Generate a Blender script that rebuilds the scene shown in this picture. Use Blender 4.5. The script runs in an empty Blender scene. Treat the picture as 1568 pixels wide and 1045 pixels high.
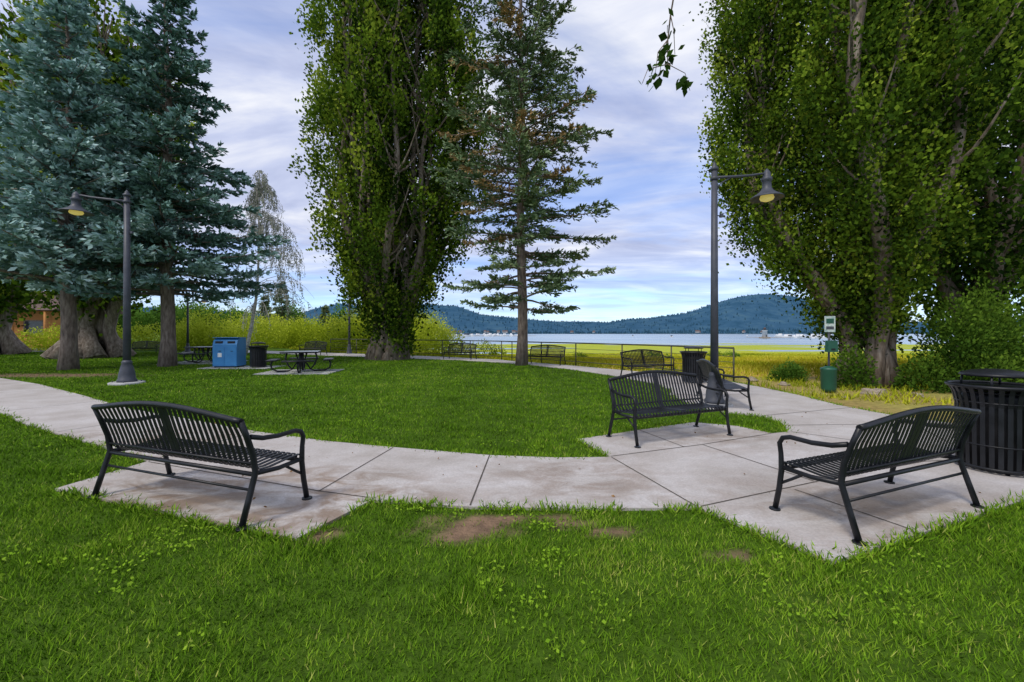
import bpy, math, random
import numpy as np
from mathutils import Vector
rng=np.random.default_rng(11); random.seed(5)
sc=bpy.context.scene
sc.view_settings.view_transform='Standard'
sc.view_settings.look='None'
sc.view_settings.exposure=0
COL=sc.collection

# ------------------------------------------------------------------ materials
def newmat(name):
    m=bpy.data.materials.new(name); m.use_nodes=True
    nt=m.node_tree; nt.nodes.clear()
    out=nt.nodes.new('ShaderNodeOutputMaterial')
    return m,nt,out
def ramp(nt,stops,interp='LINEAR'):
    r=nt.nodes.new('ShaderNodeValToRGB'); cr=r.color_ramp; cr.interpolation=interp
    while len(cr.elements)<len(stops): cr.elements.new(0.5)
    for e,(p,c) in zip(cr.elements,stops):
        e.position=p; e.color=(c[0],c[1],c[2],1)
    return r
def noise(nt,scale,detail=4,rough=.55,vec=None,dist=0):
    n=nt.nodes.new('ShaderNodeTexNoise'); n.inputs['Scale'].default_value=scale
    n.inputs['Detail'].default_value=detail; n.inputs['Roughness'].default_value=rough
    n.inputs['Distortion'].default_value=dist
    if vec is not None: nt.links.new(vec,n.inputs['Vector'])
    return n
def objco(nt,scale=None):
    t=nt.nodes.new('ShaderNodeTexCoord')
    if scale is None: return t.outputs['Object']
    m=nt.nodes.new('ShaderNodeMapping'); m.inputs['Scale'].default_value=scale
    nt.links.new(t.outputs['Object'],m.inputs['Vector']); return m.outputs['Vector']
def simple(name,stops,scale=6,rough=.6,metal=0,bump=.0,bscale=40,spec=.5,stretch=None,detail=5):
    m,nt,out=newmat(name)
    p=nt.nodes.new('ShaderNodeBsdfPrincipled')
    co=objco(nt,stretch)
    n=noise(nt,scale,detail,vec=co); r=ramp(nt,stops)
    nt.links.new(n.outputs['Fac'],r.inputs['Fac']); nt.links.new(r.outputs['Color'],p.inputs['Base Color'])
    p.inputs['Roughness'].default_value=rough; p.inputs['Metallic'].default_value=metal
    p.inputs['Specular IOR Level'].default_value=spec
    if bump>0:
        n2=noise(nt,bscale,4,vec=co); b=nt.nodes.new('ShaderNodeBump'); b.inputs['Strength'].default_value=bump
        b.inputs['Distance'].default_value=.02
        nt.links.new(n2.outputs['Fac'],b.inputs['Height']); nt.links.new(b.outputs['Normal'],p.inputs['Normal'])
    nt.links.new(p.outputs[0],out.inputs[0]); return m
def leafmat(name,stops,trans=.3):
    m,nt,out=newmat(name)
    a=nt.nodes.new('ShaderNodeAttribute'); a.attribute_name='col'
    r=ramp(nt,stops); nt.links.new(a.outputs['Fac'],r.inputs['Fac'])
    d=nt.nodes.new('ShaderNodeBsdfDiffuse'); nt.links.new(r.outputs[0],d.inputs[0])
    if trans<=0: nt.links.new(d.outputs[0],out.inputs[0]); return m
    t=nt.nodes.new('ShaderNodeBsdfTranslucent')
    mx=nt.nodes.new('ShaderNodeMixShader'); mx.inputs[0].default_value=trans
    nt.links.new(r.outputs[0],t.inputs[0])
    nt.links.new(d.outputs[0],mx.inputs[1]); nt.links.new(t.outputs[0],mx.inputs[2])
    nt.links.new(mx.outputs[0],out.inputs[0]); return m

M_black=simple('black_powder_coat',[(.3,(.006,.0065,.008)),(.7,(.016,.017,.021))],8,.42,0,.05,60,.35)
M_pole=simple('grey_painted_steel',[(.3,(.045,.05,.065)),(.7,(.075,.08,.10))],5,.5,0,.05,60,.4)
M_fence=simple('fence_paint',[(.3,(.05,.055,.03)),(.7,(.09,.09,.05))],5,.6)
M_bark=simple('poplar_bark',[(.25,(.07,.05,.035)),(.5,(.23,.18,.14)),(.75,(.42,.36,.30))],3,.9,0,1,14,.2,(3,3,.6))
M_barkg=simple('pine_bark',[(.25,(.08,.06,.05)),(.5,(.22,.17,.14)),(.75,(.36,.30,.25))],4,.9,0,1,18,.2,(3,3,.8))
M_birch=simple('birch_bark',[(.3,(.25,.22,.2)),(.6,(.6,.58,.55))],4,.8,0,.3,20,.2,(1,1,4))
M_rock=simple('rock',[(.3,(.2,.16,.12)),(.7,(.45,.38,.3))],5,.9,0,.6,12,.2)
M_conc2=simple('light_concrete',[(.3,(.32,.32,.32)),(.7,(.5,.5,.5))],6,.85,0,.1,60,.3)
M_joint=simple('joint_dark_groove',[(.3,(.07,.06,.05)),(.7,(.13,.115,.1))],10,.95,spec=.1)  # dark colour of the grooves between path slabs
M_blue=simple('blue_bin_paint',[(.3,(.03,.19,.45)),(.7,(.045,.25,.54))],3,.4)
M_green=simple('green_paint',[(.3,(.01,.07,.045)),(.7,(.015,.1,.06))],3,.45)
M_white=simple('white_paint',[(.3,(.7,.7,.7)),(.7,(.82,.82,.8))],3,.5)
M_sign=simple('sign_face',[(.35,(.3,.42,.4)),(.6,(.6,.66,.62))],14,.5)
M_siding=simple('log_siding',[(.3,(.42,.17,.045)),(.7,(.6,.28,.08))],2,.7,0,.2,10,.3,(.3,.3,9))
M_roof=simple('roof_shingle',[(.3,(.08,.05,.04)),(.7,(.16,.1,.08))],6,.9)
M_glass=simple('window_glass',[(.3,(.02,.03,.04)),(.7,(.05,.06,.08))],2,.08)
M_asph=simple('asphalt',[(.3,(.045,.045,.05)),(.7,(.09,.09,.095))],8,.9)
M_leafdry=simple('dry_leaf',[(.3,(.12,.06,.02)),(.7,(.3,.17,.06))],30,.8)

m,nt,out=newmat('lit_lamp_glass'); e=nt.nodes.new('ShaderNodeEmission'); e.inputs[0].default_value=(.85,.68,.16,1); e.inputs[1].default_value=.4
g=nt.nodes.new('ShaderNodeBsdfPrincipled'); g.inputs['Base Color'].default_value=(.4,.38,.2,1); g.inputs['Roughness'].default_value=.2
mx=nt.nodes.new('ShaderNodeAddShader'); nt.links.new(e.outputs[0],mx.inputs[0]); nt.links.new(g.outputs[0],mx.inputs[1]); nt.links.new(mx.outputs[0],out.inputs[0]); M_lit=m

# concrete
m,nt,out=newmat('concrete'); M_conc=m
p=nt.nodes.new('ShaderNodeBsdfPrincipled'); co=objco(nt)
n1=noise(nt,.9,6,.6,co,.3); r1=ramp(nt,[(.25,(.38,.345,.31)),(.45,(.48,.445,.415)),(.62,(.56,.53,.51)),(.8,(.52,.48,.44))])
n2=noise(nt,60,3,.6,co); r2=ramp(nt,[(.3,(.82,.82,.82)),(.7,(1.08,1.08,1.08))])
mx=nt.nodes.new('ShaderNodeMixRGB'); mx.blend_type='MULTIPLY'; mx.inputs[0].default_value=1
nt.links.new(n1.outputs[0],r1.inputs[0]); nt.links.new(n2.outputs[0],r2.inputs[0])
nt.links.new(r1.outputs[0],mx.inputs[1]); nt.links.new(r2.outputs[0],mx.inputs[2])
def spot(cx,cy,sx,sy):
    t=nt.nodes.new('ShaderNodeTexCoord'); mp=nt.nodes.new('ShaderNodeMapping'); mp.inputs['Scale'].default_value=(sx,sy,0); mp.inputs['Location'].default_value=(-cx*sx,-cy*sy,0)
    nt.links.new(t.outputs['Object'],mp.inputs[0]); gr=nt.nodes.new('ShaderNodeTexGradient'); gr.gradient_type='SPHERICAL'; nt.links.new(mp.outputs[0],gr.inputs[0]); return gr.outputs['Fac']
def math2(op,a,b,cl=True):
    n=nt.nodes.new('ShaderNodeMath'); n.operation=op; n.use_clamp=cl
    for i,v in enumerate((a,b)):
        if isinstance(v,(int,float)): n.inputs[i].default_value=v
        else: nt.links.new(v,n.inputs[i])
    return n.outputs[0]
n3=noise(nt,2.0,8,.68,objco(nt,(1,1.7,1)),.8); r3=ramp(nt,[(.40,(0,0,0)),(.58,(1,1,1))]); nt.links.new(n3.outputs[0],r3.inputs[0])
sp_=math2('ADD',math2('MULTIPLY',spot(-2.5,3.6,.42,.7),2.2),math2('MULTIPLY',spot(.7,4.4,.7,.8),.7))
sp_=math2('ADD',sp_,math2('MULTIPLY',spot(-5.2,5.8,.4,.7),.8)); sp_=math2('ADD',sp_,math2('MULTIPLY',spot(3.0,6.3,.5,.8),.6)); sp_=math2('ADD',sp_,math2('MULTIPLY',spot(3.1,3.6,.5,.8),.6)); sp_=math2('ADD',sp_,.15)
fac=math2('MULTIPLY',r3.outputs[0],sp_)
mx3=nt.nodes.new('ShaderNodeMixRGB'); mx3.blend_type='MULTIPLY'; mx3.inputs[0].default_value=1
mx3.inputs[2].default_value=(.58,.46,.36,1); nt.links.new(mx.outputs[0],mx3.inputs[1])
mx2=nt.nodes.new('ShaderNodeMixRGB'); nt.links.new(fac,mx2.inputs[0]); nt.links.new(mx.outputs[0],mx2.inputs[1]); nt.links.new(mx3.outputs[0],mx2.inputs[2])
nt.links.new(mx2.outputs[0],p.inputs['Base Color'])
rr_=ramp(nt,[(0,(.8,.8,.8)),(1,(.4,.4,.4))]); nt.links.new(fac,rr_.inputs[0]); nt.links.new(rr_.outputs[0],p.inputs['Roughness'])
b=nt.nodes.new('ShaderNodeBump'); b.inputs['Strength'].default_value=.25; b.inputs['Distance'].default_value=.01
n4=noise(nt,120,3,.6,co); nt.links.new(n4.outputs[0],b.inputs['Height']); nt.links.new(b.outputs[0],p.inputs['Normal'])
nt.links.new(p.outputs[0],out.inputs[0])

# ground
m,nt,out=newmat('ground_soil_and_grass'); M_ground=m
d=nt.nodes.new('ShaderNodeBsdfPrincipled'); d.inputs['Roughness'].default_value=.95; d.inputs['Specular IOR Level'].default_value=.1
a=nt.nodes.new('ShaderNodeAttribute'); a.attribute_name='gcol'
co=objco(nt); n1=noise(nt,7,6,.7,co); r1=ramp(nt,[(.3,(.55,.55,.55)),(.7,(1.35,1.3,1.2))])
nt.links.new(n1.outputs[0],r1.inputs[0])
mx=nt.nodes.new('ShaderNodeMixRGB'); mx.blend_type='MULTIPLY'; mx.inputs[0].default_value=1
nt.links.new(a.outputs['Color'],mx.inputs[1]); nt.links.new(r1.outputs[0],mx.inputs[2])
nt.links.new(mx.outputs[0],d.inputs['Base Color'])
b=nt.nodes.new('ShaderNodeBump'); b.inputs['Strength'].default_value=.6; b.inputs['Distance'].default_value=.05
n2=noise(nt,30,4,.6,co); nt.links.new(n2.outputs[0],b.inputs['Height']); nt.links.new(b.outputs[0],d.inputs['Normal'])
nt.links.new(d.outputs[0],out.inputs[0])

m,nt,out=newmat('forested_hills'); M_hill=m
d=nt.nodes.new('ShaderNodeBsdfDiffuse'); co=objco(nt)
n1=noise(nt,.012,8,.7,co); r1=ramp(nt,[(.35,(.026,.075,.125)),(.5,(.04,.10,.165)),(.68,(.065,.135,.18))])  # aerial haze put into the colour: forest green mixed with blue
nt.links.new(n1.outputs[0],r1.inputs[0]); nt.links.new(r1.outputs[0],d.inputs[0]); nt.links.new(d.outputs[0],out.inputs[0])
M_fartree=leafmat('far_forest',[(0,(.02,.06,.10)),(1,(.04,.10,.14))],.0)  # same haze blue put into the far tree colours

m,nt,out=newmat('lake_water'); M_water=m
p=nt.nodes.new('ShaderNodeBsdfPrincipled')
p.inputs['Roughness'].default_value=.25
n=noise(nt,.05,6,.6,objco(nt,(.15,1,1))); r=ramp(nt,[(.35,(.15,.25,.32)),(.65,(.36,.43,.47))]); nt.links.new(n.outputs[0],r.inputs[0]); nt.links.new(r.outputs[0],p.inputs['Base Color'])
n=noise(nt,1.5,4,.6,objco(nt,(.25,1,1))); b=nt.nodes.new('ShaderNodeBump'); b.inputs['Strength'].default_value=.35; b.inputs['Distance'].default_value=.1
nt.links.new(n.outputs[0],b.inputs['Height']); nt.links.new(b.outputs[0],p.inputs['Normal'])
nt.links.new(p.outputs[0],out.inputs[0])

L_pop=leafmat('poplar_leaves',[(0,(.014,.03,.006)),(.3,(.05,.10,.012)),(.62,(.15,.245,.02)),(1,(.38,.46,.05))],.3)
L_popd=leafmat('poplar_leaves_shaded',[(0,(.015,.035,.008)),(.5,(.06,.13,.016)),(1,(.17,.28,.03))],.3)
L_spruce=leafmat('blue_spruce_needles',[(0,(.04,.085,.06)),(.4,(.15,.26,.22)),(.75,(.36,.52,.50)),(1,(.58,.72,.71))],.0)
L_fir=leafmat('fir_needles',[(0,(.045,.075,.04)),(.5,(.14,.21,.10)),(.85,(.30,.38,.2)),(.92,(.3,.24,.12)),(1,(.42,.26,.11))],.0)
L_willow=leafmat('willow_leaves',[(0,(.14,.20,.01)),(.5,(.42,.51,.03)),(1,(.70,.74,.10))],.2)
L_shrub=leafmat('shrub_leaves',[(0,(.015,.045,.008)),(.5,(.07,.16,.02)),(1,(.18,.33,.05))],.3)
L_birch=leafmat('birch_leaves',[(0,(.18,.22,.16)),(1,(.44,.48,.38))],.4)
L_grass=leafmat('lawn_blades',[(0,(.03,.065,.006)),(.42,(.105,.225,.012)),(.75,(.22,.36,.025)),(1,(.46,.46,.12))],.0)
L_mead=leafmat('meadow_blades',[(0,(.20,.25,.015)),(.5,(.46,.46,.03)),(1,(.72,.56,.15))],.0)

# ------------------------------------------------------------------ mesh helpers
def npmesh(name,V,F,mat,attr=None,parent=None,smooth=False,link=True):
    V=np.ascontiguousarray(V,dtype=np.float32); F=np.ascontiguousarray(F,dtype=np.int32)
    me=bpy.data.meshes.new(name); k=F.shape[1]; M=F.shape[0]
    me.vertices.add(len(V)); me.vertices.foreach_set('co',V.ravel())
    me.loops.add(M*k); me.loops.foreach_set('vertex_index',F.ravel())
    me.polygons.add(M); me.polygons.foreach_set('loop_start',np.arange(0,M*k,k,dtype=np.int32))
    me.update(calc_edges=True)
    if attr is not None:
        a=me.attributes.new('col','FLOAT','POINT'); a.data.foreach_set('value',np.ascontiguousarray(attr,dtype=np.float32))
    me.polygons.foreach_set('use_smooth',np.full(M,smooth))
    me.materials.append(mat)
    ob=bpy.data.objects.new(name,me); COL.objects.link(ob)
    if parent: ob.parent=parent
    return ob
def norm(a): return a/(np.linalg.norm(a,axis=-1,keepdims=True)+1e-9)
def leaves(name,P,D,S,aspect,col,mat,parent=None):
    N=len(P); D=norm(D); W=norm(np.cross(D,rng.normal(size=(N,3))))
    S=np.broadcast_to(S,(N,))[:,None]; hw=W*S*aspect*.5
    V=np.empty((N,4,3)); V[:,0]=P; V[:,1]=P+D*S*.5+hw; V[:,2]=P+D*S; V[:,3]=P+D*S*.5-hw
    F=np.arange(N*4).reshape(N,4)
    return npmesh(name,V.reshape(-1,3),F,mat,np.repeat(np.clip(col,0,1),4),parent)
class MB:
    def __init__(s): s.v=[];s.f=[];s.m=[];s.s=[]
    def add(s,vs,fs,mat=0,sm=False):
        o=len(s.v); s.v+= [tuple(map(float,v)) for v in vs]
        for f in fs: s.f.append([i+o for i in f]); s.m.append(mat); s.s.append(sm)
    def tube(s,pts,rad,n=8,mat=0,cap=True,rough=0):
        P=np.array(pts,float); K=len(P)
        R=np.broadcast_to(np.array(rad,float),(K,))
        T=np.gradient(P,axis=0); T=norm(T)
        ref=np.array([0,0,1.]) if abs(T[0][2])<.8 else np.array([1.,0,0])
        vs=[];A=None
        for i in range(K):
            A=ref-T[i]*ref.dot(T[i]) if A is None else A-T[i]*A.dot(T[i])
            A=A/(np.linalg.norm(A)+1e-9); B=np.cross(T[i],A)
            for j in range(n):
                t=2*math.pi*j/n; q=1+rough*(math.sin(j*2.4+K)+.5*math.sin(j*5.1+i*.7)); vs.append(P[i]+R[i]*q*(A*math.cos(t)+B*math.sin(t)))
        fs=[(i*n+j,i*n+(j+1)%n,(i+1)*n+(j+1)%n,(i+1)*n+j) for i in range(K-1) for j in range(n)]
        s.add(vs,fs,mat,True)
        if cap:
            o=len(s.v)-len(vs); s.f.append([o+j for j in range(n)][::-1]); s.m.append(mat); s.s.append(False)
            s.f.append([o+(K-1)*n+j for j in range(n)]); s.m.append(mat); s.s.append(False)
    def strap(s,pts,axis,w,t,mat=0):
        P=np.array(pts,float); K=len(P); T=norm(np.gradient(P,axis=0)); X=np.array(axis,float)
        vs=[]
        for i in range(K):
            N=np.cross(T[i],X); N/=np.linalg.norm(N)
            for a,b in((-1,-1),(1,-1),(1,1),(-1,1)): vs.append(P[i]+X*a*w/2+N*b*t/2)
        fs=[(i*4+j,i*4+(j+1)%4,(i+1)*4+(j+1)%4,(i+1)*4+j) for i in range(K-1) for j in range(4)]
        fs+=[(3,2,1,0),tuple((K-1)*4+j for j in range(4))]
        s.add(vs,fs,mat)
    def box(s,c,d,mat=0,rz=0,taper=1):
        cs,sn=math.cos(rz),math.sin(rz); vs=[]
        for z in(-1,1):
            k=taper if z>0 else 1
            for x,y in((-1,-1),(1,-1),(1,1),(-1,1)):
                a=x*d[0]/2*k;b=y*d[1]/2*k; vs.append((c[0]+a*cs-b*sn,c[1]+a*sn+b*cs,c[2]+z*d[2]/2))
        s.add(vs,[(3,2,1,0),(4,5,6,7),(0,1,5,4),(1,2,6,5),(2,3,7,6),(3,0,4,7)],mat)
    def lathe(s,prof,c=(0,0,0),n=24,mat=0):
        vs=[(c[0]+r*math.cos(2*math.pi*j/n),c[1]+r*math.sin(2*math.pi*j/n),c[2]+z) for r,z in prof for j in range(n)]
        K=len(prof)
        s.add(vs,[(i*n+j,i*n+(j+1)%n,(i+1)*n+(j+1)%n,(i+1)*n+j) for i in range(K-1) for j in range(n)],mat,True)
        o=len(s.v)-len(vs)
        s.f.append([o+j for j in range(n)][::-1]);s.m.append(mat);s.s.append(False)
        s.f.append([o+(K-1)*n+j for j in range(n)]);s.m.append(mat);s.s.append(False)
    def mesh(s,name,mats):
        me=bpy.data.meshes.new(name); me.from_pydata(s.v,[],s.f)
        for m in mats: me.materials.append(m)
        me.polygons.foreach_set('material_index',s.m); me.polygons.foreach_set('use_smooth',s.s); me.update(); return me
    def obj(s,name,mats,parent=None,loc=None,rz=0):
        ob=bpy.data.objects.new(name,s.mesh(name,mats)); COL.objects.link(ob)
        if parent: ob.parent=parent
        if loc: ob.location=loc; ob.rotation_euler=(0,0,rz)
        return ob
def empty(name,loc=(0,0,0),rz=0):
    e=bpy.data.objects.new(name,None); e.empty_display_size=.2; e.location=loc; e.rotation_euler=(0,0,rz); COL.objects.link(e); return e
def inst(me,name,parent):
    ob=bpy.data.objects.new(name,me); ob.parent=parent; COL.objects.link(ob); return ob
def ss(x): x=np.clip(x,0,1); return x*x*(3-2*x)
def vnoise(x,y,s,seed=0):
    x=np.asarray(x)*s+seed*17.3; y=np.asarray(y)*s+seed*9.1
    return (np.sin(x*1.7+1.3*np.sin(y*1.1+seed))+np.sin(y*2.1+1.7*np.sin(x*.9))+np.sin((x+y)*1.3+2*np.sin(x-y)))/3

# ------------------------------------------------------------------ path
inner=[(-27,20),(-17.4,14.3),(-14,12.5),(-10.34,10.2),(-7.67,8.47),(-5.6,7.4),(-3.99,6.54),(-2.62,5.95),(-1.56,5.62),(-.277,5.26),(.53,5.16),(1.21,5.18),
 (.95,6.06),(2.52,6.9),(3.1,7.2),(3.70,6.9),(3.95,6.4),(4.25,6.5),(4.48,6.9),(4.62,7.3),(4.6,7.75),(4.2,8.1),(3.8,8.7),(3.9,10.4),(4.3,11.4),(4.3,12.8),(3.7,14.9),(2.4,17.9),(1.64,18.9),(.5,20.8),(-3.1,23.8),(-7.3,25.8),(-12.6,28.6),(-25,35)]
outer=[(-25,38),(-14.1,32.3),(-9.1,29.6),(-4.6,27.0),(-.7,24.0),(-.15,23.1),(2.85,19.6),(4.45,17.4),(5.75,15.4),(6.85,13.2),
 (7.0,11.9),(7.04,10.4),(6.9,8.9),(7.05,7.8),(7.5,7.04),(9.5,6.5),(15,6.2),(15,5.2),(8,4.9),(4.68,3.85),(2.14,2.81),(1.63,3.68),(.66,3.66),(-.37,3.70),(-1.28,3.85),
 (-1.6,3.125),(-4.48,4.13),(-4.33,5.0),(-5.54,5.68),(-8.12,7.04),(-9.9,8.13),(-14,10.9),(-20,14.4),(-27,18)]
poly=np.array(inner+outer)
def inside(x,y,pl):
    r=np.zeros(x.shape,bool); n=len(pl); j=n-1
    for i in range(n):
        xi,yi=pl[i]; xj,yj=pl[j]
        c=((yi>y)!=(yj>y))&(x<(xj-xi)*(y-yi)/(yj-yi+1e-12)+xi); r^=c; j=i
    return r
from mathutils.geometry import tessellate_polygon
tri=tessellate_polygon([[Vector((p[0],p[1],0)) for p in poly]])
mb=MB(); n=len(poly); ZT=.025
vs=[(p[0],p[1],ZT) for p in poly]
def upw(t):
    a,b,c=[poly[i] for i in t]; return tuple(t) if (b[0]-a[0])*(c[1]-a[1])-(b[1]-a[1])*(c[0]-a[0])>0 else tuple(t)[::-1]
mb.add(vs,[upw(t) for t in tri])
mb.add(vs+[(p[0],p[1],-.08) for p in poly],[(i,(i+1)%n,n+(i+1)%n,n+i) for i in range(n)])
pathE=empty('concrete_path'); mb.obj('slab',[M_conc],pathE)
mb=MB()
def joint(*pts,w=.014):
    for a,b in zip(pts[:-1],pts[1:]):
        a=np.array(a,float);b=np.array(b,float);d=b-a;d/=np.linalg.norm(d);q=np.array([-d[1],d[0]])*w/2
        mb.add([(*(a-q),ZT+.004),(*(b-q),ZT+.004),(*(b+q),ZT+.004),(*(a+q),ZT+.004)],[(0,1,2,3)])
joint((-1.58,5.6),(-1.86,4.05)); joint((-.28,5.24),(-.37,3.72)); joint((1.22,5.16),(1.62,3.7))
joint((1.22,5.2),(2.6,5.75),(3.93,6.38)); joint((1.66,3.7),(3.2,4.35),(4.9,5.0),(7,5.2),(10,5.1))
joint((-1.33,3.9),(-1.86,4.06),(-4.3,4.98)); joint((-3.95,6.5),(-4.33,5.02)); joint((-6.4,7.75),(-7.0,6.5)); joint((-9.2,9.45),(-9.9,8.2)); joint((-12.4,11.4),(-13.3,10.5))
joint((4.5,6.95),(7.45,7.1)); joint((4.3,6.5),(5.6,5.25)); joint((3.1,4.33),(2.6,5.73)); joint((4.6,7.75),(6.95,8.6)); joint((3.95,10.4),(7.0,10.5)); joint((4.35,12.6),(6.9,12.8)); joint((3.7,14.9),(5.7,15.3)); joint((5.7,5.15),(7.0,7.6)); joint((3.1,3.25),(2.75,4.1))
joint((2.0,6.6),(2.3,5.62))
o=mb.obj('expansion_joints',[M_joint],pathE)

# ------------------------------------------------------------------ ground
def stretch(a,b,step,g,lim):
    out=[b]; s=step
    while out[-1]<lim: s*=g; out.append(out[-1]+s)
    return out
xs=np.arange(-8,8.01,.12); xp=stretch(0,8,.16,1.10,9000); xs=np.array(sorted(set([-v for v in xp[1:]]+list(xs)+xp[1:])))
ys=np.arange(1,8.01,.12); yp=stretch(0,8,.16,1.03,9000); yn=[1-v for v in np.cumsum([.3*1.3**i for i in range(16)])]
ys=np.array(sorted(yn+list(ys)+yp[1:]))
def sdist(x,y): return (x-6.9)*.76+(y-13.4)*.65
def gz(x,y):
    s=sdist(x,y)
    k=ss(s/9)
    drop=2.25*ss((y-14)/62)+ 1.0*ss((y-120)/130)
    z=-k*drop
    sh=ss((y-55)/25)*(1-ss((y-200)/70))*k
    z=z+sh*(.13*vnoise(x*.22,y,.13,3)+.10*vnoise(x*.25,y,.31,1)) 
    far=ss((y-1400)/600); z=z*(1-far)+far*2
    return z-.0
X,Y=np.meshgrid(xs,ys); Z=gz(X,Y)
nx,ny=len(xs),len(ys)
idx=np.arange(nx*ny).reshape(ny,nx)
F=np.stack([idx[:-1,:-1],idx[:-1,1:],idx[1:,1:],idx[1:,:-1]],-1).reshape(-1,4)
V=np.stack([X,Y,Z],-1).reshape(-1,3)
gr=npmesh('ground',V,F,M_ground,smooth=True)
dirts=[(-.36,3.36,.36,.23),(-.1,3.5,.3,.08),(.78,3.25,.2,.08),(.5,3.42,.16,.06),(-1.45,3.2,.2,.08),(1.5,2.95,.14,.08),(-17,15.3,3,.8),(.45,3.55,.25,.05)]
def dirtmask(x,y):
    d=np.zeros_like(x)
    for a,b,rx,ry in dirts:
        q=((x-a)/rx)**2+((y-b)/ry)**2+.8*vnoise(x,y,7,2)+.5*vnoise(x,y,19,4)
        d=np.maximum(d,ss((1.7-q)/1.5))
    return d
fx=[( -27,38.5),(-14,32.5),(-9,29.8),(-4.5,27.2),(-.6,24.2),(0,23.3),(3,19.8),(4.6,17.6),(5.9,15.6),(7,13.3)]
def lawnzone(x,y):
    yl=np.interp(x,[p[0] for p in fx],[p[1] for p in fx],left=38.5)
    r=(y<yl)&((x<7)|(y<6.0))
    return r|((x>=7)&(y<6.0))
x=V[:,0];y=V[:,1]; lz=lawnzone(x,y).astype(float); n1=.5+.5*vnoise(x,y,.35,5); n2=.5+.5*vnoise(x,y,1.1,7)
c=np.zeros((len(x),4)); c[:,3]=1
lawn=np.array([.06,.12,.010]); soil=np.array([.23,.155,.105]); mead=np.array([.46,.48,.03]); dry=np.array([.68,.44,.11]); marsh=np.array([.34,.42,.05])
dm=dirtmask(x,y)[:,None]
cl=lawn*(1-dm)+soil*dm
s_=sdist(x,y)
dmix=np.clip((1-ss((y-30)/16))*(.5+.8*n1)*ss((x-1)/5),0,1)[:,None]
cm=mead*(1-dmix)+dry*dmix
wm=ss((y-62)/25)[:,None]*(.25+.75*n2[:,None]); cm=cm*(1-wm)+marsh*wm
rt=((x>6.9)&(y<15)).astype(float)[:,None]
cr=np.array([.38,.28,.11])*(.6+.5*n1[:,None])+np.array([.04,.10,.0])*n2[:,None]; cm=cm*(1-rt)+cr*rt
left=((s_<0)&(x<-10))[:,None]
cm=np.where(left,np.array([.11,.2,.02]),cm)
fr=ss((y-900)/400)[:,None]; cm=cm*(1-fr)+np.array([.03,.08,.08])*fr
c[:,:3]=cl*lz[:,None]+cm*(1-lz[:,None])
a=gr.data.color_attributes.new('gcol','FLOAT_COLOR','POINT'); a.data.foreach_set('color',c.astype(np.float32).ravel())

mb=MB(); mb.add([(-3500,55,-2.32),(3500,55,-2.32),(3500,2300,-2.32),(-3500,2300,-2.32)],[(0,1,2,3)])
mb.obj('lake',[M_water])

# hills
px=np.array([-900,-400,0,200,380,450,480,520,560,640,700,740,800,850,930,960,1000,1050,1090,1130,1165,1210,1250,1300,1400,1600,2200])
py=np.array([440,450,462,470,480,484,473,465,472,466,469,483,489,493,495,489,487,480,467,456,451,454,464,482,494,488,470])
ts=np.linspace(-2.6,2.4,420); rs=np.concatenate([np.linspace(1500,2500,26),np.linspace(2560,4200,14)])
Tt,Rr=np.meshgrid(ts,rs)
Hh=(510-np.interp(Tt*645+784,px,py))/645*2500
prof=np.where(Rr<2500,ss((Rr-1500)/1000)**1.15,1-ss((Rr-2500)/2000)*.8)
gul=1+.10*vnoise(Tt*2500,Rr,.006,2)*np.where(np.abs(Rr-2500)<60,.15,1)
Zz=-4+(Hh+4)*prof*gul+1.6*vnoise(Tt*2500,Rr,.03,4)+ .8*vnoise(Tt*2500,Rr,.09,4)
nx,ny=len(ts),len(rs); idx=np.arange(nx*ny).reshape(ny,nx)
F=np.stack([idx[:-1,:-1],idx[:-1,1:],idx[1:,1:],idx[1:,:-1]],-1).reshape(-1,4)
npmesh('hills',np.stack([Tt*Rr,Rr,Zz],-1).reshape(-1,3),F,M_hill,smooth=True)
N=16000
ti=rng.integers(0,len(ts)-1,N); ri=rng.integers(0,27,N); ri[:4000]=25; ri[4000:8500]=rng.integers(1,6,4500)
bx=(Tt*Rr)[ri,ti]+rng.uniform(-12,12,N); by=Rr[ri,ti]+rng.uniform(-18,18,N); bz=Zz[ri,ti]-1
h=rng.uniform(6,12,N); w=h*.3
V=np.zeros((N,5,3)); 
for k,(dx,dy) in enumerate([(1,0),(0,1),(-1,0),(0,-1)]): V[:,k]=np.stack([bx+dx*w,by+dy*w,bz],-1)
V[:,4]=np.stack([bx,by,bz+h],-1)
o=np.arange(N)[:,None]*5; F=np.concatenate([np.concatenate([o+a,o+b,o+4],1) for a,b in((0,1),(1,2),(2,3),(3,0))])
npmesh('distant_forest',V.reshape(-1,3),F,M_fartree,np.repeat(rng.uniform(0,1,N),5))

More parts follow.
